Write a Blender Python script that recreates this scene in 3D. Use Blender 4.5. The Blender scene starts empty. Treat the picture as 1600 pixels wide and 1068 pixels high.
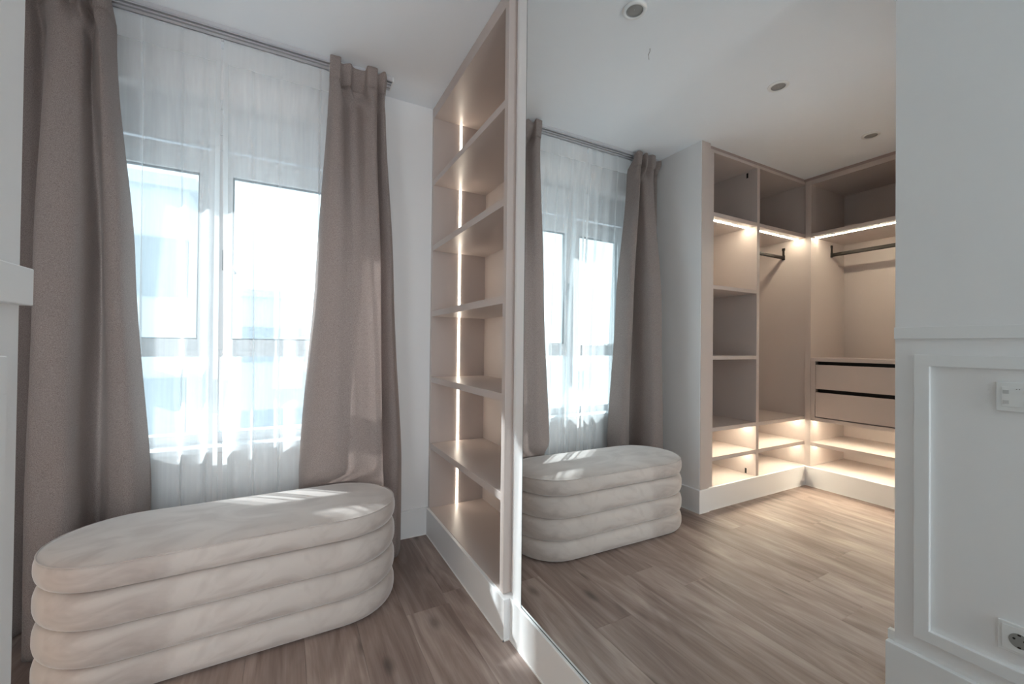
import bpy, bmesh, math, random
from mathutils import Vector, Matrix
random.seed(7)
SC = bpy.context.scene
COL = SC.collection

# ------------------------------------------------------------------ camera
yaw, pitch, roll = 0.49344, 0.00885, 0.01074
F = Vector((math.sin(yaw)*math.cos(pitch), math.cos(yaw)*math.cos(pitch), math.sin(pitch)))
Rt = Vector((math.cos(yaw), -math.sin(yaw), 0.0))
Up = Rt.cross(F)
R2 = Rt*math.cos(roll) + Up*math.sin(roll)
U2 = -Rt*math.sin(roll) + Up*math.cos(roll)
cam_d = bpy.data.cameras.new('camera')
cam = bpy.data.objects.new('camera', cam_d); COL.objects.link(cam)
m = Matrix(((R2.x, U2.x, -F.x), (R2.y, U2.y, -F.y), (R2.z, U2.z, -F.z))).to_4x4()
m.translation = Vector((0, 0, 1.10504))
cam.matrix_world = m
cam_d.sensor_width = 36; cam_d.sensor_fit = 'HORIZONTAL'
cam_d.lens = 649.05/1600*36
cam_d.clip_start = 0.01
SC.camera = cam

# ------------------------------------------------------------------ world, sun, exposure
w = bpy.data.worlds.new('overcast_sky'); SC.world = w; w.use_nodes = True
bg = w.node_tree.nodes['Background']
bg.inputs['Color'].default_value = (0.80, 0.93, 1.0, 1); bg.inputs['Strength'].default_value = 0.30
sd = bpy.data.lights.new('sun', 'SUN'); sd.energy = 1.25; sd.angle = math.radians(1.2); sd.color = (.93, .97, 1)
sun = bpy.data.objects.new('sun', sd); COL.objects.link(sun)
sun.rotation_euler = Vector((1.12, -1.0, -1.0)).to_track_quat('-Z', 'Y').to_euler()
sun.location = (-3, 6, 6)
YF = 0.6051
# added fill lamp at an invented glazed passage end behind the camera
ad = bpy.data.lights.new('rear_fill_light', 'AREA'); ad.shape = 'RECTANGLE'; ad.size = .50; ad.size_y = 1.9; ad.energy = 1.15; ad.spread = math.radians(110); ad.color = (.96, .98, 1)
al = bpy.data.objects.new('rear_fill_light', ad); COL.objects.link(al); al.location = (.04, -2.38, 1.35); al.rotation_euler = (math.radians(92), 0, 0)
# added fill lamp standing in an invented doorway of the front wall
dd = bpy.data.lights.new('doorway_fill_light', 'AREA'); dd.shape = 'RECTANGLE'; dd.size = .48; dd.size_y = 2.0; dd.energy = 0.42; dd.spread = math.radians(150); dd.color = (.96, .98, 1)
dl = bpy.data.objects.new('doorway_fill_light', dd); COL.objects.link(dl); dl.location = (-.62, YF-.14, 1.05); dl.rotation_euler = (math.radians(106), 0, 0)
# daylight portals (sampling guides only) in the window opening and the added rear one
def portal(name, loc, rot, sx, sy):
    ld = bpy.data.lights.new(name, 'AREA'); ld.shape = 'RECTANGLE'; ld.size = sx; ld.size_y = sy
    ld.cycles.is_portal = True
    o = bpy.data.objects.new(name, ld); COL.objects.link(o); o.location = loc; o.rotation_euler = rot
portal('window_portal', (-.3, 2.62, 1.44), (math.radians(-90), 0, 0), 1.12, 1.66)
portal('window_portal', (.26, -2.36, 1.35), (math.radians(90), 0, 0), .94, 2.0)
SC.view_settings.view_transform = 'Standard'
SC.view_settings.look = 'None'
SC.view_settings.gamma = 1
SC.view_settings.use_curve_mapping = False
SC.view_settings.exposure = 3.05
try:
    SC.cycles.max_bounces = 14; SC.cycles.diffuse_bounces = 10; SC.cycles.transparent_max_bounces = 16
    SC.cycles.glossy_bounces = 6; SC.cycles.transmission_bounces = 8
    SC.cycles.use_denoising = True
except Exception: pass

# ------------------------------------------------------------------ materials
def srgb(r, g, b):
    f = lambda c: (c/255/12.92 if c/255 <= .04045 else ((c/255+.055)/1.055)**2.4)
    return (f(r), f(g), f(b), 1)
class N:
    def __init__(s, name):
        s.m = bpy.data.materials.new(name); s.m.use_nodes = True; s.t = s.m.node_tree
        s.t.nodes.clear(); s.out = s.add('ShaderNodeOutputMaterial')
    def add(s, typ, **k):
        n = s.t.nodes.new(typ)
        for a, b in k.items(): setattr(n, a, b)
        return n
    def link(s, a, b): s.t.links.new(a, b)
def pbr(name, col, rough=.5, metal=0, spec=.5, noise=0, nscale=8, bump=0, bscale=200, coat=0):
    n = N(name); p = n.add('ShaderNodeBsdfPrincipled')
    p.inputs['Base Color'].default_value = col; p.inputs['Roughness'].default_value = rough
    p.inputs['Metallic'].default_value = metal; p.inputs['Specular IOR Level'].default_value = spec
    if coat: p.inputs['Coat Weight'].default_value = coat
    n.link(p.outputs[0], n.out.inputs[0])
    if noise or bump:
        tc = n.add('ShaderNodeTexCoord')
    if noise:
        nz = n.add('ShaderNodeTexNoise'); nz.inputs['Scale'].default_value = nscale; nz.inputs['Detail'].default_value = 4
        n.link(tc.outputs['Object'], nz.inputs['Vector'])
        mx = n.add('ShaderNodeMix', data_type='RGBA'); n.link(nz.outputs['Fac'], mx.inputs['Factor'])
        mx.inputs[6].default_value = tuple(c*(1-noise) for c in col[:3])+(1,)
        mx.inputs[7].default_value = tuple(min(1, c*(1+noise)) for c in col[:3])+(1,)
        n.link(mx.outputs[2], p.inputs['Base Color'])
    if bump:
        nb = n.add('ShaderNodeTexNoise'); nb.inputs['Scale'].default_value = bscale; nb.inputs['Detail'].default_value = 3
        n.link(tc.outputs['Object'], nb.inputs['Vector'])
        b = n.add('ShaderNodeBump'); b.inputs['Strength'].default_value = bump; b.inputs['Distance'].default_value = .002
        n.link(nb.outputs['Fac'], b.inputs['Height']); n.link(b.outputs[0], p.inputs['Normal'])
    return n.m
M = {}
M['wall'] = pbr('wall_paint', srgb(239, 238, 238), .6, noise=.015, bump=.08, bscale=300)
M['ceiling'] = pbr('ceiling_paint', srgb(243, 247, 251), .7, noise=.01)
M['trim'] = pbr('satin_trim_paint', srgb(238, 238, 238), .32, noise=.01, nscale=3)
M['caulk'] = pbr('white_caulk', srgb(245, 244, 242), .5, noise=.02)
M['lam'] = pbr('greige_laminate', srgb(197, 185, 179), .36, noise=.02, nscale=5, bump=.05, bscale=500)
M['lamdark'] = pbr('greige_laminate_filler', srgb(168, 152, 146), .45, noise=.02, nscale=5)
M['black'] = pbr('black_shadow_gap', srgb(14, 13, 12), .5, noise=.1)
M['rod'] = pbr('dark_anodised_metal', srgb(48, 44, 40), .38, metal=.7, noise=.05)
M['white_plastic'] = pbr('white_plastic', srgb(235, 235, 234), .3, noise=.01)
M['socket_grey'] = pbr('socket_grey', srgb(150, 148, 145), .4, noise=.02)
M['symbol_grey'] = pbr('symbol_grey', srgb(200, 200, 199), .4, noise=.02)
M['pvc'] = pbr('window_frame_pvc', srgb(236, 238, 240), .3, noise=.01)
M['gasket'] = pbr('rubber_gasket', srgb(70, 74, 78), .6, noise=.05)
M['alu'] = pbr('track_aluminium', srgb(205, 205, 208), .35, metal=.2, noise=.02)
M['chrome'] = pbr('dull_nickel', srgb(190, 192, 195), .3, metal=.9, noise=.02)
M['facade'] = pbr('pale_facade', srgb(205, 212, 218), .8, noise=.03)
M['facade_dark'] = pbr('facade_windows', srgb(160, 170, 178), .4, noise=.1)
M['outside_ground'] = pbr('outside_ground', srgb(190, 195, 198), .9, noise=.05)
M['mirror_edge'] = pbr('mirror_edge', srgb(60, 70, 70), .3, metal=.4, noise=.05)

def emis(name, col, s):
    n = N(name); e = n.add('ShaderNodeEmission'); e.inputs[0].default_value = col; e.inputs[1].default_value = s
    n.link(e.outputs[0], n.out.inputs[0]); return n.m
M['led'] = emis('warm_led_strip', (1, .88, .72, 1), 2.2)
M['led_wardrobe'] = emis('warm_led_strip_wardrobe', (1, .88, .68, 1), 11.5)

n = N('mirror_silver'); g = n.add('ShaderNodeBsdfGlossy'); g.inputs['Color'].default_value = (.90, .925, .92, 1)
g.inputs['Roughness'].default_value = 0; n.link(g.outputs[0], n.out.inputs[0]); M['mirror'] = n.m

n = N('window_glass'); tr = n.add('ShaderNodeBsdfTransparent'); tr.inputs[0].default_value = (.94, .97, .97, 1)
g = n.add('ShaderNodeBsdfGlossy'); g.inputs['Roughness'].default_value = 0
mx = n.add('ShaderNodeMixShader'); mx.inputs[0].default_value = .05; n.link(tr.outputs[0], mx.inputs[1]); n.link(g.outputs[0], mx.inputs[2])
n.link(mx.outputs[0], n.out.inputs[0]); M['glass'] = n.m

def sheer(name, transp, tint):
    n = N(name)
    tc = n.add('ShaderNodeTexCoord'); nz = n.add('ShaderNodeTexNoise'); nz.inputs['Scale'].default_value = 60
    mp = n.add('ShaderNodeMapping'); mp.inputs['Scale'].default_value = (1, 1, .03)
    n.link(tc.outputs['Object'], mp.inputs[0]); n.link(mp.outputs[0], nz.inputs['Vector'])
    tr = n.add('ShaderNodeBsdfTransparent')
    tl = n.add('ShaderNodeBsdfTranslucent'); tl.inputs[0].default_value = tint
    df = n.add('ShaderNodeBsdfDiffuse'); df.inputs[0].default_value = tint
    m1 = n.add('ShaderNodeMixShader'); m1.inputs[0].default_value = .22
    n.link(tl.outputs[0], m1.inputs[1]); n.link(df.outputs[0], m1.inputs[2])
    mr = n.add('ShaderNodeMapRange'); mr.inputs['To Min'].default_value = 1-transp-.13; mr.inputs['To Max'].default_value = 1-transp-.03
    n.link(nz.outputs['Fac'], mr.inputs['Value'])
    lw = n.add('ShaderNodeLayerWeight'); lw.inputs[0].default_value = .5      # threads close up where the cloth turns edge-on
    pw = n.add('ShaderNodeMath', operation='POWER'); n.link(lw.outputs['Facing'], pw.inputs[0]); pw.inputs[1].default_value = 1.6
    ad_ = n.add('ShaderNodeMath', operation='MULTIPLY_ADD', use_clamp=True); n.link(pw.outputs[0], ad_.inputs[0]); ad_.inputs[1].default_value = .75; n.link(mr.outputs[0], ad_.inputs[2])
    m2 = n.add('ShaderNodeMixShader'); n.link(ad_.outputs[0], m2.inputs[0]); n.link(tr.outputs[0], m2.inputs[1]); n.link(m1.outputs[0], m2.inputs[2])
    n.link(m2.outputs[0], n.out.inputs[0]); return n.m
M['sheer'] = sheer('sheer_voile', .60, (.88, .90, .91, 1))
M['sheer_head'] = sheer('sheer_header_tape', .16, (.9, .9, .9, 1))

# heavy drape fabric: woven speckle
n = N('taupe_drape_fabric'); p = n.add('ShaderNodeBsdfPrincipled'); tc = n.add('ShaderNodeTexCoord')
n1 = n.add('ShaderNodeTexNoise'); n1.inputs['Scale'].default_value = 400; n1.inputs['Detail'].default_value = 5
n.link(tc.outputs['Object'], n1.inputs['Vector'])
cr = n.add('ShaderNodeValToRGB'); cr.color_ramp.elements[0].position = .3; cr.color_ramp.elements[1].position = .72
cr.color_ramp.elements[0].color = srgb(160, 145, 139); cr.color_ramp.elements[1].color = srgb(208, 196, 191)
n.link(n1.outputs['Fac'], cr.inputs[0]); n.link(cr.outputs[0], p.inputs['Base Color'])
p.inputs['Roughness'].default_value = .85; p.inputs['Sheen Weight'].default_value = .25; p.inputs['Specular IOR Level'].default_value = .2
b = n.add('ShaderNodeBump'); b.inputs['Strength'].default_value = .35; b.inputs['Distance'].default_value = .001
n.link(n1.outputs['Fac'], b.inputs['Height']); n.link(b.outputs[0], p.inputs['Normal'])
n.link(p.outputs[0], n.out.inputs[0]); M['drape'] = n.m

# velvet with brushed mottling
n = N('cream_velvet'); p = n.add('ShaderNodeBsdfPrincipled'); tc = n.add('ShaderNodeTexCoord')
mp = n.add('ShaderNodeMapping'); mp.inputs['Scale'].default_value = (1, 1.6, 2.2); mp.inputs['Rotation'].default_value = (0, .3, .4)
n1 = n.add('ShaderNodeTexNoise'); n1.inputs['Scale'].default_value = 4.5; n1.inputs['Detail'].default_value = 3; n1.inputs['Distortion'].default_value = 1.2
n.link(tc.outputs['Object'], mp.inputs[0]); n.link(mp.outputs[0], n1.inputs['Vector'])
cr = n.add('ShaderNodeValToRGB'); cr.color_ramp.elements[0].position = .36; cr.color_ramp.elements[1].position = .6
cr.color_ramp.elements[0].color = srgb(180, 167, 160); cr.color_ramp.elements[1].color = srgb(199, 188, 181)
n.link(n1.outputs['Fac'], cr.inputs[0]); n.link(cr.outputs[0], p.inputs['Base Color'])
p.inputs['Roughness'].default_value = .8; p.inputs['Sheen Weight'].default_value = .85; p.inputs['Sheen Roughness'].default_value = .4
p.inputs['Specular IOR Level'].default_value = .2
n2 = n.add('ShaderNodeTexNoise'); n2.inputs['Scale'].default_value = 9; n.link(tc.outputs['Object'], n2.inputs['Vector'])
b = n.add('ShaderNodeBump'); b.inputs['Strength'].default_value = .07; b.inputs['Distance'].default_value = .006
n.link(n2.outputs['Fac'], b.inputs['Height']); n.link(b.outputs[0], p.inputs['Normal'])
n.link(p.outputs[0], n.out.inputs[0]); M['velvet'] = n.m

# oak vinyl planks, grain along Y
n = N('grey_oak_planks'); p = n.add('ShaderNodeBsdfPrincipled')
geo = n.add('ShaderNodeNewGeometry'); oi = n.add('ShaderNodeObjectInfo')
off = n.add('ShaderNodeVectorMath', operation='MULTIPLY_ADD')
cmb = n.add('ShaderNodeCombineXYZ'); n.link(oi.outputs['Random'], cmb.inputs[0]); n.link(oi.outputs['Random'], cmb.inputs[1]); n.link(oi.outputs['Random'], cmb.inputs[2])
n.link(cmb.outputs[0], off.inputs[0]); off.inputs[1].default_value = (3, 37, 5); n.link(geo.outputs['Position'], off.inputs[2])
mp = n.add('ShaderNodeMapping'); mp.inputs['Scale'].default_value = (9, 1.3, 9); n.link(off.outputs[0], mp.inputs[0])
g1 = n.add('ShaderNodeTexNoise'); g1.inputs['Scale'].default_value = 1.0; g1.inputs['Detail'].default_value = 6; g1.inputs['Distortion'].default_value = 1.6
n.link(mp.outputs[0], g1.inputs['Vector'])
mp2 = n.add('ShaderNodeMapping'); mp2.inputs['Scale'].default_value = (150, 5, 50); n.link(off.outputs[0], mp2.inputs[0])
g2 = n.add('ShaderNodeTexNoise'); g2.inputs['Scale'].default_value = 1.0; g2.inputs['Detail'].default_value = 4; n.link(mp2.outputs[0], g2.inputs['Vector'])
# cathedral figure
mp3 = n.add('ShaderNodeMapping'); mp3.inputs['Scale'].default_value = (5, .9, 5); n.link(off.outputs[0], mp3.inputs[0])
g3 = n.add('ShaderNodeTexNoise'); g3.inputs['Scale'].default_value = 1.2; g3.inputs['Detail'].default_value = 1; n.link(mp3.outputs[0], g3.inputs['Vector'])
mu = n.add('ShaderNodeMath', operation='MULTIPLY'); mu.inputs[1].default_value = 85; n.link(g3.outputs['Fac'], mu.inputs[0])
sn = n.add('ShaderNodeMath', operation='SINE'); n.link(mu.outputs[0], sn.inputs[0])
# knots
vo = n.add('ShaderNodeTexVoronoi', voronoi_dimensions='2D'); vo.inputs['Scale'].default_value = 1.0
mp4 = n.add('ShaderNodeMapping'); mp4.inputs['Scale'].default_value = (2.3, 1.0, 0); n.link(off.outputs[0], mp4.inputs[0]); n.link(mp4.outputs[0], vo.inputs['Vector'])
kr = n.add('ShaderNodeMapRange'); kr.inputs['From Min'].default_value = .015; kr.inputs['From Max'].default_value = .06
kr.inputs['To Min'].default_value = .55; kr.inputs['To Max'].default_value = 1; n.link(vo.outputs['Distance'], kr.inputs['Value'])
cr = n.add('ShaderNodeValToRGB'); e = cr.color_ramp.elements
e[0].position = .26; e[0].color = srgb(124, 105, 98); e[1].position = .74; e[1].color = srgb(186, 169, 160)
mid = cr.color_ramp.elements.new(.5); mid.color = srgb(156, 137, 128)
a1 = n.add('ShaderNodeMath', operation='MULTIPLY_ADD'); n.link(sn.outputs[0], a1.inputs[0]); a1.inputs[1].default_value = .03; n.link(g1.outputs['Fac'], a1.inputs[2])
a2 = n.add('ShaderNodeMath', operation='MULTIPLY_ADD'); n.link(g2.outputs['Fac'], a2.inputs[0]); a2.inputs[1].default_value = .24; n.link(a1.outputs[0], a2.inputs[2])
a3 = n.add('ShaderNodeMath', operation='MULTIPLY_ADD'); n.link(oi.outputs['Random'], a3.inputs[0]); a3.inputs[1].default_value = .13; n.link(a2.outputs[0], a3.inputs[2])
a4 = n.add('ShaderNodeMath', operation='ADD'); n.link(a3.outputs[0], a4.inputs[0]); a4.inputs[1].default_value = -.200
n.link(a4.outputs[0], cr.inputs[0])
mk = n.add('ShaderNodeMix', data_type='RGBA', blend_type='MULTIPLY'); mk.inputs['Factor'].default_value = 1
n.link(cr.outputs[0], mk.inputs[6])
kc = n.add('ShaderNodeCombineColor'); [n.link(kr.outputs[0], kc.inputs[i]) for i in range(3)]
n.link(kc.outputs[0], mk.inputs[7]); n.link(mk.outputs[2], p.inputs['Base Color'])
rr = n.add('ShaderNodeMapRange'); rr.inputs['To Min'].default_value = .36; rr.inputs['To Max'].default_value = .52
n.link(g2.outputs['Fac'], rr.inputs['Value']); n.link(rr.outputs[0], p.inputs['Roughness'])
b = n.add('ShaderNodeBump'); b.inputs['Strength'].default_value = .3; b.inputs['Distance'].default_value = .001
n.link(g2.outputs['Fac'], b.inputs['Height']); n.link(b.outputs[0], p.inputs['Normal'])
n.link(p.outputs[0], n.out.inputs[0]); M['oak'] = n.m

# ------------------------------------------------------------------ helpers
def box(bm, x0, x1, y0, y1, z0, z1, bev=0):
    x0, x1 = sorted((x0, x1)); y0, y1 = sorted((y0, y1)); z0, z1 = sorted((z0, z1))
    tmp = bmesh.new()
    vs = [tmp.verts.new((x, y, z)) for x in (x0, x1) for y in (y0, y1) for z in (z0, z1)]
    for f in ((0, 1, 3, 2), (4, 6, 7, 5), (0, 4, 5, 1), (2, 3, 7, 6), (0, 2, 6, 4), (1, 5, 7, 3)):
        tmp.faces.new([vs[i] for i in f])
    if bev: bmesh.ops.bevel(tmp, geom=list(tmp.edges), offset=bev, segments=2, affect='EDGES', profile=.5)
    bmesh.ops.recalc_face_normals(tmp, faces=tmp.faces)
    me = bpy.data.meshes.new('t'); tmp.to_mesh(me); tmp.free(); bm.from_mesh(me); bpy.data.meshes.remove(me)
    return bm
def bx(*a, bev=0):
    bm = bmesh.new(); box(bm, *a, bev=bev); return bm
def multi(lst, bev=0):
    bm = bmesh.new()
    for a in lst: box(bm, *a, bev=bev)
    return bm
def cyl(bm, c, r, h, axis='z', seg=24, r2=None):
    mt = Matrix.Translation(Vector(c))
    if axis == 'x': mt = mt @ Matrix.Rotation(math.pi/2, 4, 'Y')
    if axis == 'y': mt = mt @ Matrix.Rotation(-math.pi/2, 4, 'X')
    bmesh.ops.create_cone(bm, cap_ends=True, segments=seg, radius1=r, radius2=r if r2 is None else r2, depth=h, matrix=mt)
    return bm
def worldloc(o):
    l = Vector(o.location)
    while o.parent: o = o.parent; l += Vector(o.location)
    return l
def obj(name, bm, mat, parent=None, smooth=False, **props):
    """link a bmesh given in world coordinates as ONE object with a sensible origin"""
    vs = [v.co.copy() for v in bm.verts]
    lo = Vector([min(v[i] for v in vs) for i in range(3)]); hi = Vector([max(v[i] for v in vs) for i in range(3)])
    org = Vector(((lo.x+hi.x)/2, (lo.y+hi.y)/2, lo.z))
    bmesh.ops.translate(bm, verts=bm.verts, vec=-org)
    me = bpy.data.meshes.new(name); bm.to_mesh(me); bm.free()
    if smooth:
        for p_ in me.polygons: p_.use_smooth = True
    me.materials.append(M[mat] if isinstance(mat, str) else mat)
    o = bpy.data.objects.new(name, me); COL.objects.link(o)
    if parent: o.parent = parent; o.location = org - worldloc(parent)
    else: o.location = org
    for k, v in props.items(): o[k] = v
    return o
def empty(name, loc, label, category, group=None):
    o = bpy.data.objects.new(name, None); o.empty_display_size = .1; COL.objects.link(o); o.location = loc
    o['label'] = label; o['category'] = category
    if group: o['group'] = group
    return o
def struct(name, bm, mat, **k): return obj(name, bm, mat, kind='structure', **k)
def lathe(bm, prof, c, seg=32):
    rings = []
    for r, z in prof:
        rings.append([bm.verts.new((c[0]+r*math.cos(2*math.pi*i/seg), c[1]+r*math.sin(2*math.pi*i/seg), c[2]+z)) for i in range(seg)])
    for a, b_ in zip(rings, rings[1:]):
        for i in range(seg): bm.faces.new((a[i], a[(i+1) % seg], b_[(i+1) % seg], b_[i]))
    return bm
def tube(bm, pts, r, seg=8):
    prev = None
    pts = [Vector(q) for q in pts]
    for i, q in enumerate(pts):
        d = (pts[min(i+1, len(pts)-1)]-pts[max(i-1, 0)]).normalized()
        a = d.orthogonal().normalized() if abs(d.z) > .9 else d.cross(Vector((0, 0, 1))).normalized()
        c_ = d.cross(a)
        ring = [bm.verts.new(q+a*r*math.cos(2*math.pi*k/seg)+c_*r*math.sin(2*math.pi*k/seg)) for k in range(seg)]
        if prev:
            for k in range(seg): bm.faces.new((prev[k], prev[(k+1) % seg], ring[(k+1) % seg], ring[k]))
        else: bm.faces.new(ring)
        prev = ring
    bm.faces.new(prev)
    return bm

# ------------------------------------------------------------------ key dimensions
H = 2.5
YW = 2.39                        # window wall
XM = 0.757                       # mirror plane
XSF = 0.735                      # bookcase front
XS = -0.915                      # side of the stub wall
YA = 1.865                       # left wardrobe front
XB = -2.215                      # back wardrobe front
XN, YN = -0.2403, 0.6051         # end of the panelled wall
HB = 0.1547                      # baseboard height
WX0, WX1, WZ0, WZ1 = -0.86, 0.26, 0.61, 2.257   # window opening

# ------------------------------------------------------------------ setting
struct('ceiling', bx(-2.95, 1.25, -2.6, 2.66, H, H+.1), 'ceiling')
struct('wall_back', multi([(-2.95, WX0, YW, 2.66, 0, H), (WX1, 1.25, YW, 2.66, 0, H),
                           (WX0, WX1, YW, 2.66, 0, WZ0), (WX0, WX1, YW, 2.66, WZ1, H)]), 'wall')
# wall on the right: behind the bookcase niche, then the plane that carries the mirror
struct('wall_right', multi([(1.10, 1.25, 1.42, YW, 0, H), (.772, 1.25, -2.4, 1.42, 0, H)]), 'wall')
struct('wall_left', bx(-2.95, -2.78, YN, YW, 0, H), 'wall')
struct('wall_front', multi([(-2.95, -.88, YN-.16, YN, 0, H), (-.36, XN, YN-.16, YN, 0, H), (-.88, -.36, YN-.16, YN, 2.08, H), (XN-.14, XN, -2.4, YN-.16, 0, H)]), 'wall')  # doorway gap is an addition that holds the fill lamp
struct('wall_side', bx(-1.006, XS, 1.8538, YW, 0, H, bev=.0015), 'wall')
struct('wall_rear', multi([(-.4, -.22, -2.55, -2.4, 0, H), (.74, 1.25, -2.55, -2.4, 0, H),
                           (-.22, .74, -2.55, -2.4, 0, .3), (-.22, .74, -2.55, -2.4, 2.35, H)]), 'wall')  # opening added out of view for extra light

# floor: dark substrate with every plank a part
fl = struct('floor', bx(-2.95, 1.25, -2.55, 2.66, -.05, -.006), 'black')
PW = .185
edges0 = .622
joints = {-1: 1.78, 1: 1.28, 4: 1.325, 7: 1.07, 6: .86}
lo, hi = -2.42, 2.40
k = -1
c0 = 0
while True:
    xr = edges0 - k*PW; xl = xr - PW
    if xr < -2.25: break
    x1 = min(xr, .80); x0 = xl
    j = joints.get(k, 1.7 - ((k*0.47) % 1.22))
    cuts = [j]
    while cuts[0] > lo: cuts.insert(0, cuts[0]-1.22)
    while cuts[-1] < hi: cuts.append(cuts[-1]+1.22)
    for a, b_ in zip(cuts, cuts[1:]):
        a = max(a, lo); b_ = min(b_, hi)
        if b_-a < .02: continue
        if xr < XN-.2 and b_ < YN-.1: continue
        if xr < XN-.2: a = max(a, YN-.1)
        bm = bx(x0+.0003, x1-.0003, a+.0003, b_-.0003, -.006, 0, bev=.0004)
        obj('plank', bm, 'oak', parent=fl)
    k += 1

def baseboard(name, segs, label=None):
    """segs: boxes; each with a fine white caulk line along the floor"""
    o = struct(name, multi(segs, bev=.002), 'trim')
    return o
def caulk(parent, segs): obj('caulk_line', multi(segs), 'caulk', parent=parent)
T = .012
b1 = baseboard('baseboard_back', [(XS, XSF, YW-.015, YW, 0, HB)])
caulk(b1, [(XS, .722, YW-.018, YW-.014, 0, .005)])
b2 = baseboard('baseboard_right', [(.722, .80, 1.385, YW-.015, 0, HB-.001), (.7475, .80, -2.4, 1.3855, 0, HB)])
caulk(b2, [(.719, .723, 1.382, YW-.015, 0, .005), (.7445, .748, -2.4, 1.383, 0, .005), (.719, .748, 1.382, 1.386, 0, .005)])
b3 = baseboard('baseboard_side', [(-1.0, XS+T, 1.842, YW, 0, HB)])
caulk(b3, [(XS+T-.001, XS+T+.003, 1.839, YW, 0, .005), (-1.0, XS+T+.003, 1.839, 1.843, 0, .005)])
b4 = baseboard('baseboard_left', [(-2.20, -.99, 1.850, 1.90, 0, HB-.001), (-2.26, -2.20, YN, 1.90, 0, HB-.001)])
caulk(b4, [(-2.20, -.99, 1.847, 1.851, 0, .005), (-2.201, -2.197, YN, 1.85, 0, .005)])
b5 = baseboard('baseboard_front', [(XN, XN+.0176, -2.4, YN+.0176, 0, HB), (-2.2, -.88, YN, YN+.0176, 0, HB), (-.36, XN+.001, YN, YN+.0176, 0, HB)])
caulk(b5, [(XN+.017, XN+.021, -2.4, YN+.02, 0, .005), (-2.2, XN+.02, YN+.017, YN+.021, 0, .005)])
obj('end_block', bx(XN-.022, XN-.004, YN-.001, YN+.019, HB, HB+.03, bev=.001), 'caulk', parent=b5)

# chair rail and panel frame on the near wall
struct('trim_1', bx(XN-.001, XN+.0105, -2.3, YN, 1.1403, 1.1778, bev=.0012), 'trim')
fr = multi([(XN-.001, XN+.014, -1.05, .5546, 1.0908-.036, 1.0908), (XN-.001, XN+.014, -1.05, .5546, .2069, .2069+.036),
            (XN-.001, XN+.0139, .5546-.036, .5545, .207, 1.0907), (XN-.001, XN+.0139, -1.05, -1.014, .207, 1.0907)], bev=.0015)
struct('trim_2', fr, 'trim')
# ceiling fillers above the joinery
struct('trim_4', multi([(-2.215, -1.006, 1.872, 1.90, 2.470, H), (-2.26, -2.222, YN, 1.90, 2.470, H)]), 'lamdark')

# ------------------------------------------------------------------ window
wy = 2.50
win = struct('window_1', multi([(WX0, WX0+.05, wy, wy+.07, WZ0, 2.134), (WX1-.05, WX1, wy, wy+.07, WZ0, 2.134),
      (WX0+.05, WX1-.05, wy, wy+.07, 2.06, 2.134), (WX0+.05, WX1-.05, wy, wy+.07, WZ0, .66),
      (-.345, -.300, wy, wy+.07, .66, 2.06), (WX0+.05, WX1-.05, wy+.002, wy+.068, 1.035, 1.09)], bev=.002), 'pvc')
obj('shutter_box', bx(WX0, WX1, wy-.005, wy+.12, 2.134, WZ1, bev=.002), 'pvc', parent=win)
obj('sill', bx(WX0, WX1, YW-.012, wy, WZ0-.022, WZ0+.004, bev=.002), 'pvc', parent=win)
def sash(x0, x1, z0, z1, yf, handle=None):
    s = obj('sash', multi([(x0, x0+.055, yf, yf+.055, z0, z1), (x1-.055, x1, yf, yf+.055, z0, z1),
                           (x0+.055, x1-.055, yf, yf+.055, z1-.115 if z1 > 2 else z1-.05, z1),
                           (x0+.055, x1-.055, yf, yf+.055, z0, z0+.05)], bev=.002), 'pvc', parent=win)
    zt = z1-.115 if z1 > 2 else z1-.05
    g = .006
    obj('gasket', multi([(x0+.055, x0+.055+g, yf+.012, yf+.03, z0+.05, zt), (x1-.055-g, x1-.055, yf+.012, yf+.03, z0+.05, zt),
                         (x0+.055, x1-.055, yf+.012, yf+.03, zt-g, zt), (x0+.055, x1-.055, yf+.012, yf+.03, z0+.05, z0+.05+g)]), 'gasket', parent=s)
    obj('pane', bx(x0+.05, x1-.05, yf+.022, yf+.028, z0+.045, zt+.005), 'glass', parent=s)
    return s
sash(WX0+.04, -.335, 1.07, 2.045, wy-.01)
s2 = sash(-.31, WX1-.04, 1.07, 2.045, wy-.022)
hd = bmesh.new(); box(hd, -.292, -.268, wy-.034, wy-.022, 1.46, 1.56, bev=.003)
tube(hd, [(-.28, wy-.03, 1.53), (-.28, wy-.062, 1.53), (-.272, wy-.066, 1.515), (-.235, wy-.066, 1.44)], .008)
obj('handle', hd, 'chrome', parent=s2, smooth=True)
obj('pane', bx(WX0+.05, -.345, wy+.03, wy+.036, .66, 1.035), 'glass', parent=win)
obj('pane', bx(-.300, WX1-.05, wy+.03, wy+.036, .66, 1.035), 'glass', parent=win)
# unseen window added behind the camera to let in fill light
w2 = struct('added_window', multi([(-.22, -.16, -2.5, -2.43, .3, 2.35), (.68, .74, -2.5, -2.43, .3, 2.35), (-.16, .68, -2.5, -2.43, 2.29, 2.35),
                               (-.16, .68, -2.5, -2.43, .3, .37), (.235, .285, -2.5, -2.43, .37, 2.29)], bev=.002), 'pvc')
obj('pane', bx(-.17, .24, -2.47, -2.464, .36, 2.3), 'glass', parent=w2)
obj('pane', bx(.28, .69, -2.47, -2.464, .36, 2.3), 'glass', parent=w2)

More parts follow.
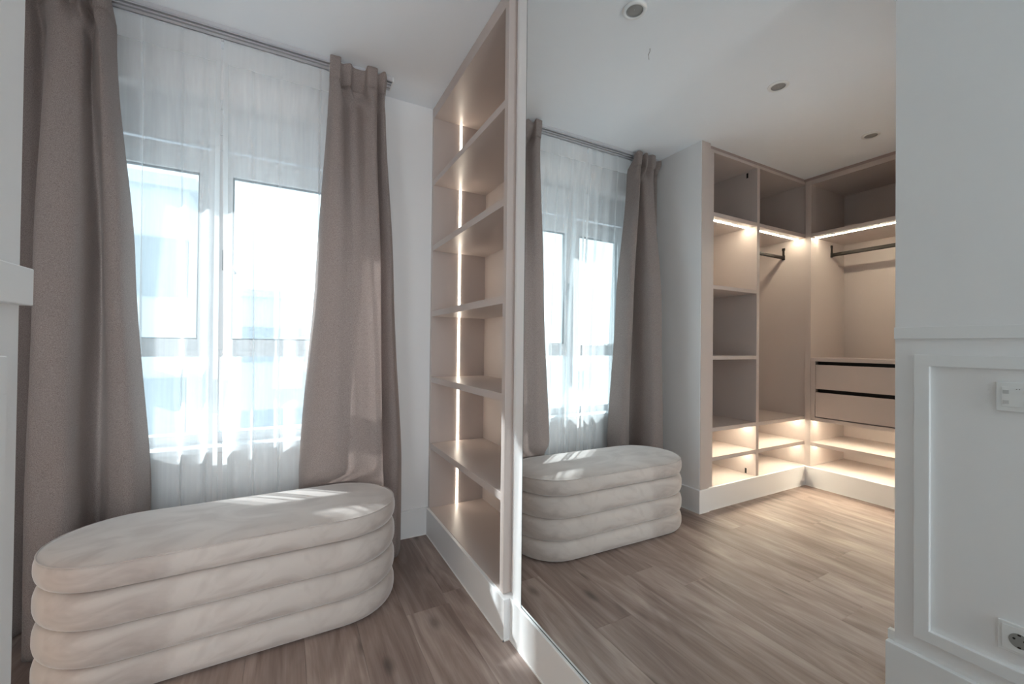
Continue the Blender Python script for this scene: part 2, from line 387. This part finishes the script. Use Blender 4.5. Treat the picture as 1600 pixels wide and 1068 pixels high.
# ------------------------------------------------------------------ outside
gr = struct('ground', bx(-14, 14, 4.0, 30, -7.2, -7), 'outside_ground')
def building(name, x0, x1, y0, y1, z1, label, rows, cols):
    b = empty(name, ((x0+x1)/2, (y0+y1)/2, -7), label, 'building')
    obj('wall', bx(x0, x1, y0, y1, -7, z1), 'facade', parent=b)
    obj('roof', bx(x0-.15, x1+.15, y0-.15, y1, z1, z1+.25), 'facade', parent=b)
    for r in range(rows):
        for c in range(cols):
            cx = x0+(c+.5)*(x1-x0)/cols; cz = z1-1.6-r*2.9
            obj('window', bx(cx-.55, cx+.55, y0-.05, y0+.05, cz-.65, cz+.55), 'facade_dark', parent=b)
building('apartment_building', -5.2, -1.9, 11, 15, 4.3, 'pale tall building beyond the left window sash', 3, 3)
building('apartment_building', -1.45, 2.2, 17, 21, 2.7, 'lower pale building seen through the right window sash', 3, 3)

# ------------------------------------------------------------------ curtain track
tr = empty('curtain_track', (-.25, 2.25, H-.024), 'double white aluminium curtain track on the ceiling above the window', 'curtain rail')
x0t, x1t = -.895, .46
obj('rail', multi([(x0t, x1t, 2.205, 2.211, H-.018, H), (x0t, x1t, 2.233, 2.239, H-.018, H), (x0t, x1t, 2.205, 2.214, H-.020, H-.017),
                   (x0t, x1t, 2.229, 2.239, H-.020, H-.017), (x0t, x1t, 2.211, 2.233, H-.003, H)]), 'alu', parent=tr)
obj('slot', bx(x0t, x1t, 2.2195, 2.2235, H-.012, H-.0105), 'gasket', parent=tr)
obj('rail', multi([(x0t, x1t, 2.245, 2.251, H-.022, H), (x0t, x1t, 2.285, 2.291, H-.022, H), (x0t, x1t, 2.245, 2.264, H-.024, H-.021),
                   (x0t, x1t, 2.272, 2.291, H-.024, H-.021), (x0t, x1t, 2.251, 2.285, H-.003, H)]), 'alu', parent=tr)
obj('slot', bx(x0t, x1t, 2.239, 2.245, H-.016, H-.0145), 'black', parent=tr)
obj('end_cap', bx(x1t, x1t+.006, 2.203, 2.292, H-.025, H, bev=.001), 'white_plastic', parent=tr)

# ------------------------------------------------------------------ curtains
def catmull(P, t):
    n_ = len(P)-1; x = t*n_; i = min(int(x), n_-1); f = x-i
    p0, p1, p2, p3 = P[max(i-1, 0)], P[i], P[i+1], P[min(i+2, n_)]
    r = []
    for a, b_, c_, d in zip(p0, p1, p2, p3):
        r.append(.5*((2*b_)+(-a+c_)*f+(2*a-5*b_+4*c_-d)*f*f+(-a+3*b_-3*c_+d)*f**3))
    return r
def sheet(levels, ns, nz, z0, z1, thick, wob=0, dip=None):
    """levels: [(z, [(x,y)..])] same number of control points; returns a bmesh strip surface"""
    levels = sorted(levels, key=lambda q: -q[0])
    bm = bmesh.new(); rows = []
    for j in range(nz+1):
        z = z1+(z0-z1)*j/nz
        for (za, A), (zb, B) in zip(levels, levels[1:]):
            if z >= zb-1e-6: break
        f = min(1, max(0, (za-z)/(za-zb))); f = f*f*(3-2*f)*.5+f*.5
        P = [(a[0]+(b_[0]-a[0])*f, a[1]+(b_[1]-a[1])*f) for a, b_ in zip(A, B)]
        row = []
        for i in range(ns+1):
            s = i/ns; x, y = catmull(P, s)
            if wob:
                x += wob*.6*math.sin(z*5.1+s*19); y += wob*math.sin(z*3.7+s*11+1)*(1-.3*f)
            zz = z
            if dip: zz = z - dip[2]*max(0, (z-dip[0])/(z1-dip[0]))*min(1, max(0, (y-dip[1])/.02))
            row.append(bm.verts.new((x, y, zz)))
        rows.append(row)
    for a, b_ in zip(rows, rows[1:]):
        for i in range(ns): bm.faces.new((a[i], a[i+1], b_[i+1], b_[i]))
    if thick:
        g = bmesh.ops.solidify(bm, geom=list(bm.faces), thickness=thick)
    bmesh.ops.recalc_face_normals(bm, faces=bm.faces)
    return bm
# left drape, from the stub wall towards the window
L_top = [(-.904, 2.270), (-.904, 2.240), (-.890, 2.215), (-.868, 2.235), (-.850, 2.268), (-.830, 2.240), (-.806, 2.170), (-.775, 2.140), (-.735, 2.150), (-.705, 2.175), (-.700, 2.235), (-.690, 2.215), (-.672, 2.170), (-.652, 2.150), (-.640, 2.205), (-.634, 2.262)]
L_head = [(-.904, 2.262), (-.902, 2.235), (-.888, 2.215), (-.872, 2.225), (-.858, 2.255), (-.828, 2.205), (-.806, 2.160), (-.775, 2.150), (-.752, 2.195), (-.738, 2.180), (-.714, 2.152), (-.702, 2.240), (-.690, 2.236), (-.680, 2.168), (-.640, 2.158), (-.634, 2.255)]
L_mid = [(-.905, 2.290), (-.905, 2.250), (-.898, 2.220), (-.872, 2.245), (-.846, 2.278), (-.822, 2.230), (-.806, 2.120), (-.785, 2.070), (-.735, 2.058), (-.692, 2.075), (-.682, 2.135), (-.684, 2.235), (-.668, 2.265), (-.640, 2.190), (-.590, 2.180), (-.576, 2.300)]
L_bot = [(-.905, 2.300), (-.905, 2.250), (-.898, 2.220), (-.874, 2.245), (-.850, 2.280), (-.822, 2.220), (-.803, 2.090), (-.785, 2.045), (-.735, 2.035), (-.694, 2.050), (-.682, 2.120), (-.684, 2.225), (-.662, 2.262), (-.615, 2.200), (-.545, 2.190), (-.510, 2.300)]
def drape(label, top, head, mid, bot, low=None):
    xs = [q[0] for q in bot]
    root = empty('drape', (sum(xs)/len(xs), 2.2, 0.0), label, 'curtain', 'heavy taupe drapes at the window')
    hc = [(x, 2.15+(y-2.15)*.43) for x, y in head]
    lv = [(2.485, hc), (2.46, hc), (2.38, head), (2.28, top), (1.45, mid), (.50, bot), (.41, low or bot), (.0, low or bot)]
    obj('fabric_panel', sheet(lv, 150, 70, .006, 2.392, .003, .003), 'drape', parent=root, smooth=True)
    hb = [(x, y-.004) for x, y in head]; hbc = [(x, 2.15+(y-2.15)*.43-.004) for x, y in head]
    obj('header', sheet([(2.487, hbc), (2.46, hbc), (2.38, hb), (2.37, hb)], 150, 8, 2.385, 2.488, .0045, dip=(2.385, 2.160, .012)), 'drape', parent=root, smooth=True)
    for i in (2, 7, 13):
        hk = bmesh.new(); tube(hk, [(head[i][0], head[i][1]+.012, 2.42), (head[i][0], 2.222, 2.45), (head[i][0], 2.222, 2.479)], .0018, 6)
        obj('hook', hk, 'white_plastic', parent=root)
    return root
drape('long taupe drape hanging at the left side of the window beside the side wall', L_top, L_head, L_mid, L_bot)
R_head = [(.165, 2.255), (.157, 2.200), (.160, 2.174), (.180, 2.166), (.203, 2.164), (.206, 2.196), (.212, 2.232), (.250, 2.205), (.272, 2.246), (.318, 2.236), (.330, 2.166), (.372, 2.160), (.377, 2.196), (.384, 2.225), (.412, 2.180), (.428, 2.235)]
R_top = [(.160, 2.270), (.155, 2.205), (.170, 2.160), (.198, 2.150), (.220, 2.165), (.240, 2.205), (.262, 2.235), (.290, 2.230), (.312, 2.175), (.338, 2.150), (.368, 2.150), (.380, 2.190), (.384, 2.240), (.404, 2.200), (.425, 2.190), (.436, 2.245)]
R_mid = [(.112, 2.290), (.115, 2.215), (.135, 2.155), (.175, 2.120), (.212, 2.112), (.245, 2.125), (.272, 2.132), (.300, 2.125), (.335, 2.112), (.368, 2.108), (.394, 2.118), (.404, 2.165), (.402, 2.255), (.425, 2.200), (.462, 2.165), (.486, 2.245)]
R_low = [(.052, 2.295), (.060, 2.250), (.092, 2.225), (.145, 2.218), (.195, 2.218), (.240, 2.214), (.275, 2.208), (.315, 2.194), (.355, 2.168), (.395, 2.135), (.424, 2.125), (.432, 2.165), (.428, 2.262), (.450, 2.215), (.505, 2.180), (.545, 2.260)]
R_bot = [(.052, 2.295), (.060, 2.215), (.092, 2.150), (.145, 2.115), (.195, 2.100), (.240, 2.108), (.275, 2.118), (.315, 2.110), (.355, 2.096), (.392, 2.094), (.416, 2.110), (.424, 2.165), (.420, 2.262), (.450, 2.215), (.505, 2.180), (.545, 2.260)]
drape('long taupe drape hanging at the right side of the window near the open bookcase', R_top, R_head, R_mid, R_bot, R_low)

def sheer_panel(label, x0, x1, seed, nf, flip):
    rnd = random.Random(seed)
    def curve(xa, xb, amp, jit, yb):
        P = []
        n_ = nf*2
        for i in range(n_+1):
            u = i/n_
            P.append((xa+(xb-xa)*(u+rs[i]*jit/n_), yb+(amp*am[i] if i % 2 else -amp*am[i])))
        return P
    rs = [rnd.uniform(-.45, .45) for _ in range(nf*2+1)]; am = [rnd.uniform(.45, 1.25) for _ in range(nf*2+1)]
    rs[0] = rs[-1] = 0
    head = curve(x0, x1, .004, 1.0, 2.272)
    top = curve(x0, x1, .013, 1.0, 2.295)
    mid = curve(x0-.01*flip, x1+.0, .021, 1.5, 2.338)
    bot = curve(x0-.02*flip, x1+.01, .022, 1.6, 2.340)
    root = empty('sheer_curtain', ((x0+x1)/2, 2.3, 0), label, 'curtain', 'white sheer curtains at the window')
    obj('voile_panel', sheet([(2.47, head), (2.37, head), (2.1, top), (1.2, mid), (.0, bot)], 220, 40, .01, 2.375, 0, .002), 'sheer', parent=root, smooth=True)
    hd_ = [(x, y-.003) for x, y in head]
    obj('header', sheet([(2.472, hd_), (2.36, hd_)], 220, 4, 2.366, 2.472, 0), 'sheer_head', parent=root, smooth=True)
    # stitched side hem
    h1 = [q for q in (head[-1], top[-1], mid[-1], bot[-1])] if flip > 0 else [q for q in (head[0], top[0], mid[0], bot[0])]
    bm = bmesh.new(); zz = (2.37, 2.1, 1.2, .01); rows = []
    for (hx, hy), z in zip(h1, zz):
        rows.append((bm.verts.new((hx-.018*flip, hy-.004, z)), bm.verts.new((hx, hy-.004, z))))
    for a, b_ in zip(rows, rows[1:]): bm.faces.new((a[0], a[1], b_[1], b_[0]))
    obj('side_hem', bm, 'sheer_head', parent=root)
    return root
sheer_panel('white sheer curtain panel covering the left half of the window', -.885, -.285, 3, 7, 1)
sheer_panel('white sheer curtain panel covering the right half of the window', -.275, .40, 11, 8, -1)

# ------------------------------------------------------------------ ottoman
OX, OY, OA, OB, OT = -.1377, 1.9484, .5595, .222, .0222
def stad(off, z, n_=96, dz=None):
    r = OB+off; L = OA-OB; P = []
    for i in range(n_):
        t = 2*math.pi*i/n_
        # even-ish distribution: quarter arcs + straights
        P.append(t)
    out = []
    h = n_//2; arc = int(h*.62); st = h-arc
    for side in (0, 1):
        sg = 1 if side == 0 else -1
        for i in range(arc):
            a = -math.pi/2+math.pi*i/arc
            out.append((sg*(L+r*math.cos(a)), sg*r*math.sin(a)))
        for i in range(st):
            f = i/st; out.append((sg*(L-2*L*f), sg*r))
    c_, s_ = math.cos(OT), math.sin(OT)
    return [(OX+x*c_-y*s_, OY+x*s_+y*c_, z) for x, y in out]
def loft(rings, cap0=True, cap1=True):
    bm = bmesh.new(); vr = [[bm.verts.new(q) for q in r] for r in rings]
    for a, b_ in zip(vr, vr[1:]):
        n_ = len(a)
        for i in range(n_): bm.faces.new((a[i], a[(i+1) % n_], b_[(i+1) % n_], b_[i]))
    if cap0: bm.faces.new(vr[0][::-1])
    if cap1: bm.faces.new(vr[-1])
    bmesh.ops.recalc_face_normals(bm, faces=bm.faces)
    return bm
ot = empty('ottoman', (OX, OY, 0), 'oval cream velvet ottoman bench of four stacked padded tiers in front of the window', 'ottoman')
gz = [.004, .1078, .2208, .3351]
BUL = .016; G = -.004
def tier(z0, z1, skew=0):
    R = []
    for i in range(19):
        t = (1-math.cos(math.pi*i/18))/2; z = z0+(z1-z0)*t
        o = G-.012+(BUL+.012-G)*(max(0, 1-abs(2*t-1)**2.6)**.5)
        R.append(stad(o, z))
    return loft(R)
for a, b_ in zip(gz, gz[1:]): obj('cushion_tier', tier(a, b_), 'velvet', parent=ot, smooth=True)
R = []
zt0, zs = gz[3], .4215
for i in range(11):
    t = i/10; z = zt0+(zs-zt0)*t
    a = max(0, 1-abs(2*t*.80-1)**2.6)**.5
    o = (G-.012)+(BUL+.012-G)*a
    if t > .7: o -= (t-.7)/.3*.003
    R.append(stad(o, z))
oe = o
for d, dz in ((.004, .0008), (.012, .006), (.03, .012), (.06, .0175), (.10, .0205), (.15, .022), (.20, .0225)):
    R.append(stad(oe-d, zs+dz))
top = loft(R)
tp = obj('top_cushion', top, 'velvet', parent=ot, smooth=True)
pb = bmesh.new(); ring = stad(oe+.001, zs+.001); seg = 6; prev = None; first = None
nR = len(ring)
for i in range(nR+1):
    q = Vector(ring[i % nR]); d = (Vector(ring[(i+1) % nR])-Vector(ring[(i-1) % nR])).normalized(); a = d.cross(Vector((0, 0, 1))); c_ = Vector((0, 0, 1))
    if i == nR: rg = first
    else: rg = [pb.verts.new(q+a*.0022*math.cos(2*math.pi*k_/seg)+c_*.0022*math.sin(2*math.pi*k_/seg)) for k_ in range(seg)]
    if first is None: first = rg
    if prev:
        for k_ in range(seg): pb.faces.new((prev[k_], prev[(k_+1) % seg], rg[(k_+1) % seg], rg[k_]))
    prev = rg
obj('piping', pb, 'velvet', parent=tp, smooth=True)

# ------------------------------------------------------------------ bookcase beside the mirror
SB = .032
bk = empty('bookcase', (.91, 1.89, HB), 'tall greige open bookcase with a vertical light strip between window wall and mirror', 'bookcase')
y0, y1, xb = 1.418, 2.375, 1.085
obj('side_panel', bx(XSF, xb, y1-.012, y1+.012, HB, H-.002, bev=.001), 'lam', parent=bk)
obj('side_panel', bx(XSF, xb, y0, y0+.030, HB, H-.002, bev=.001), 'lam', parent=bk)
obj('back_panel', bx(xb-.012, xb, y0+.03, y1-.012, HB, H-.002), 'lam', parent=bk)
obj('top_panel', bx(XSF+.001, xb-.012, y0+.03, y1-.012, 2.436, 2.4985, bev=.001), 'lam', parent=bk)
obj('bottom_panel', bx(XSF+.001, xb-.012, y0+.03, y1-.012, HB-.02, HB+.001, bev=.001), 'lam', parent=bk)
tops = [.532, .918, 1.302, 1.687, 2.072]
for z in tops: obj('shelf', bx(XSF+.002, xb-.012, y0+.03, y1-.012, z-SB, z, bev=.001), 'lam', parent=bk)
lv = [HB+.001]+tops
ups = [t-SB for t in tops]+[2.436]
for a, b_ in zip(lv, ups):
    obj('light_strip', bx(.899, .910, y1-.0145, y1-.012, a, b_), 'led', parent=bk, label='glowing warm white vertical light strip')

# ------------------------------------------------------------------ mirror
mi = empty('mirror', (XM, .4, HB), 'large frameless wall mirror reaching the ceiling above the baseboard', 'mirror')
obj('backing_strip', bx(.7565, .772, 1.317, 1.381, HB, H, bev=.001), 'trim', parent=mi)
gm = bmesh.new(); box(gm, XM, XM+.006, -1.2, 1.3155, HB, H)
mg = obj('mirror_glass', gm, 'mirror', parent=mi)
mg.rotation_euler = (0, 0, 0)
obj('glass_edge', multi([(XM-.0004, XM+.006, 1.3155, 1.3172, HB, H), (XM-.0006, XM+.006, -1.2, 1.3155, HB, HB+.0025)]), 'mirror_edge', parent=mi)

# ------------------------------------------------------------------ wardrobes
levels = [.352, .555, 2.045]
wa = empty('wardrobe', (-1.6, 2.12, HB), 'greige open wardrobe with narrow shelf column and hanging bay, on the window side', 'wardrobe')
yb = 2.375
def P(name, root, *a, mat='lam', bev=.001, **k): return obj(name, bx(*a, bev=bev), mat, parent=root, **k)
P('end_panel', wa, -1.0055, -.918, 1.8495, 1.8535, HB, H-.001)
P('side_panel', wa, -1.062, -1.008, YA, yb, HB, 2.476)
P('divider', wa, -1.593, -1.560, YA, yb, HB, 2.456)
P('side_panel', wa, -2.262, -2.232, YA, yb, HB, 2.456)
P('back_panel', wa, -2.232, -1.062, yb-.008, yb, HB, 2.456, bev=0)
P('top_panel', wa, -2.232, -1.062, YA+.0005, yb-.008, 2.455, 2.476)
for xa, xc in ((-2.232, -1.593), (-1.560, -1.062)):
    P('bottom_panel', wa, xa, xc, YA+.001, yb-.008, HB-.02, HB)
    for z in levels: P('shelf', wa, xa, xc, YA+.001, yb-.008, z-.028, z)
for z in (1.05, 1.54): P('shelf', wa, -1.560, -1.062, YA+.001, yb-.008, z-.027, z)
for z, t in ((.326, .0), (.527, .0), (2.017, .0)):
    for xa, xc in ((-2.232, -1.593), (-1.560, -1.062)):
        obj('light_strip', bx(xa+.002, xc-.002, YA+.063, YA+.072, z-.003, z), 'led_wardrobe', parent=wa, label='glowing warm light strip under the shelf')
for z0_ in (.157, 2.404):
    obj('cable_grommet', bx(-1.5605, -1.5575, YA+.070, YA+.084, z0_, z0_+.038, bev=.001), 'black', parent=wa, label='black cable opening in the divider')
def hang_rod(root, a, b_, axis, z):
    """oval hanging rod with drop brackets at both ends"""
    a = Vector(a); b_ = Vector(b_); d = (b_-a).normalized()
    bm = bmesh.new()
    if axis == 'x': box(bm, a.x, b_.x, a.y-.008, a.y+.008, z-.015, z+.015, bev=.006)
    else: box(bm, a.x-.008, a.x+.008, a.y, b_.y, z-.015, z+.015, bev=.006)
    rod = obj('hanging_rod', bm, 'rod', parent=root)
    for e_ in (a, b_):
        s = 1 if e_ is a else -1
        q = e_+d*s*.010
        if axis == 'x': segs = [(e_.x, q.x, e_.y-.011, e_.y+.011, z-.02, z+.02), (e_.x, q.x, e_.y-.007, e_.y+.007, z+.02, z+.075), (e_.x, q.x, e_.y-.011, e_.y+.011, z+.06, z+.082)]
        else: segs = [(e_.x-.011, e_.x+.011, e_.y, q.y, z-.02, z+.02), (e_.x-.007, e_.x+.007, e_.y, q.y, z+.02, z+.075), (e_.x-.011, e_.x+.011, e_.y, q.y, z+.06, z+.082)]
        obj('bracket', multi(segs, bev=.001), 'rod', parent=rod)
hang_rod(wa, (-2.232, 2.04, 1.885), (-1.593, 2.04, 1.885), 'x', 1.885)

wb = empty('wardrobe', (-2.5, 1.22, HB), 'greige open wardrobe with two drawers and a hanging rod on the far wall', 'wardrobe')
xk = -2.76; yl, yr = 1.820, YN+.03
P('side_panel', wb, xk, XB, yl, yl+.044, HB, 2.476)
P('side_panel', wb, xk, XB, YN+.002, yr, HB, 2.476)
P('back_panel', wb, xk, xk+.008, yr, yl, HB, 2.456, bev=0)
P('top_panel', wb, xk+.008, XB-.0005, yr, yl, 2.440, 2.476)
P('bottom_panel', wb, xk+.008, XB-.001, yr, yl, HB-.02, HB)
for z in (.352, .555, 1.033): P('shelf', wb, xk+.008, XB-.001, yr, yl, z-.028, z)
P('shelf', wb, xk+.008, XB-.001, yr, yl, 2.012, 2.042)
P('filler_strip', wb, XB-.024, XB-.002, 1.787, yl, .555, 1.005)
P('filler_strip', wb, XB-.024, XB-.002, yr, yr+.035, .555, 1.005)
obj('gap_backing', bx(XB-.06, XB-.05, yr+.035, 1.787, .556, 1.004), 'black', parent=wb)
def drawer(z0, z1):
    d_ = obj('drawer', bx(XB-.022, XB-.003, yr+.038, 1.784, z0, z1, bev=.001), 'lam', parent=wb)
    obj('grip_channel', bx(XB-.050, XB-.0225, yr+.04, 1.782, z1-.02, z1-.012), 'black', parent=d_)
drawer(.562, .757); drawer(.786, .978)
for z in (.324, .527, 2.012):
    obj('light_strip', bx(XB-.077, XB-.068, yr+.002, yl-.002, z-.003, z), 'led_wardrobe', parent=wb, label='glowing warm light strip under the shelf')
hang_rod(wb, (-2.53, yl, 1.90), (-2.53, yr, 1.90), 'y', 1.90)

# ------------------------------------------------------------------ downlights
for x, lab in ((.272, 'round recessed ceiling downlight nearest the mirror'), (-.759, 'round recessed ceiling downlight in the middle of the row'),
               (-1.804, 'round recessed ceiling downlight nearest the corner wardrobes')):
    r_ = empty('downlight', (x, 1.27, H-.006), lab, 'ceiling light', 'recessed downlights in the ceiling')
    bm = lathe(bmesh.new(), [(.034, .0), (.034, -.0065), (.040, -.009), (.047, -.007), (.050, -.003), (.050, 0)], (x, 1.27, H))
    obj('trim_ring', bm, 'white_plastic', parent=r_, smooth=True)
    bm = lathe(bmesh.new(), [(.034, -.006), (.0335, -.0015), (.028, -.0012), (.001, -.001)], (x, 1.27, H))
    obj('lamp_cup', bm, 'socket_grey', parent=r_, smooth=True)
bm = tube(bmesh.new(), [(.045, 1.401, H+.002), (.045, 1.401, H-.012), (.050, 1.405, H-.028), (.042, 1.41, H-.045)], .0016, 6)
o = obj('ceiling_wire', bm, 'socket_grey'); o['label'] = 'tiny loose wire end sticking out of the ceiling between downlights'; o['category'] = 'wire'

# ------------------------------------------------------------------ switch and socket plates on the panelled wall
sw = empty('switch_plate', (XN, .309, .939), 'white double plate of small push keys on the wall panel above the socket', 'light switch')
obj('plate', bx(XN, XN+.010, .235, .383, .939, 1.0195, bev=.002), 'white_plastic', parent=sw)
for yc in (.345, .273):
    obj('key_insert', bx(XN+.010, XN+.0115, yc-.027, yc+.027, .952, 1.0065, bev=.0006), 'white_plastic', parent=sw)
    for zc in (.965, .993):
        for s in (1, -1):
            bm = multi([(XN+.0115, XN+.0122, yc+s*.019-.0055, yc+s*.019+.0055, zc-.0045, zc+.0045)])
            box(bm, XN+.0115, XN+.0126, yc+s*.019-.0055, yc+s*.019+.0055, zc-.0055, zc-.0045)
            obj('symbol', bm, 'symbol_grey', parent=sw)
obj('indicator', multi([(XN+.0115, XN+.0121, .3435, .3455, 1.0, 1.0015), (XN+.0115, XN+.0121, .3385, .3405, 1.0, 1.0015)]), 'black', parent=sw)
so = empty('power_socket', (XN, .340, .283), 'white wall socket with round recessed outlet low on the wall panel', 'socket')
obj('plate', bx(XN, XN+.008, .300, .380, .283, .3635, bev=.002), 'white_plastic', parent=so)
obj('inner_frame', bx(XN+.008, XN+.010, .308, .372, .291, .3555, bev=.001), 'white_plastic', parent=so)
bm = bmesh.new(); cyl(bm, (XN+.0098, .340, .323), .0195, .002, 'x', 32)
cup = obj('outlet_well', bm, 'socket_grey', parent=so)
for dy in (.0095, -.0095):
    bm = bmesh.new(); cyl(bm, (XN+.0112, .340+dy, .327), .0028, .001, 'x', 12); obj('pin_hole', bm, 'black', parent=cup)
for zc in (.3065, .3395): obj('earth_clip', bx(XN+.0108, XN+.0125, .337, .343, zc-.002, zc+.002, bev=.0005), 'rod', parent=cup)
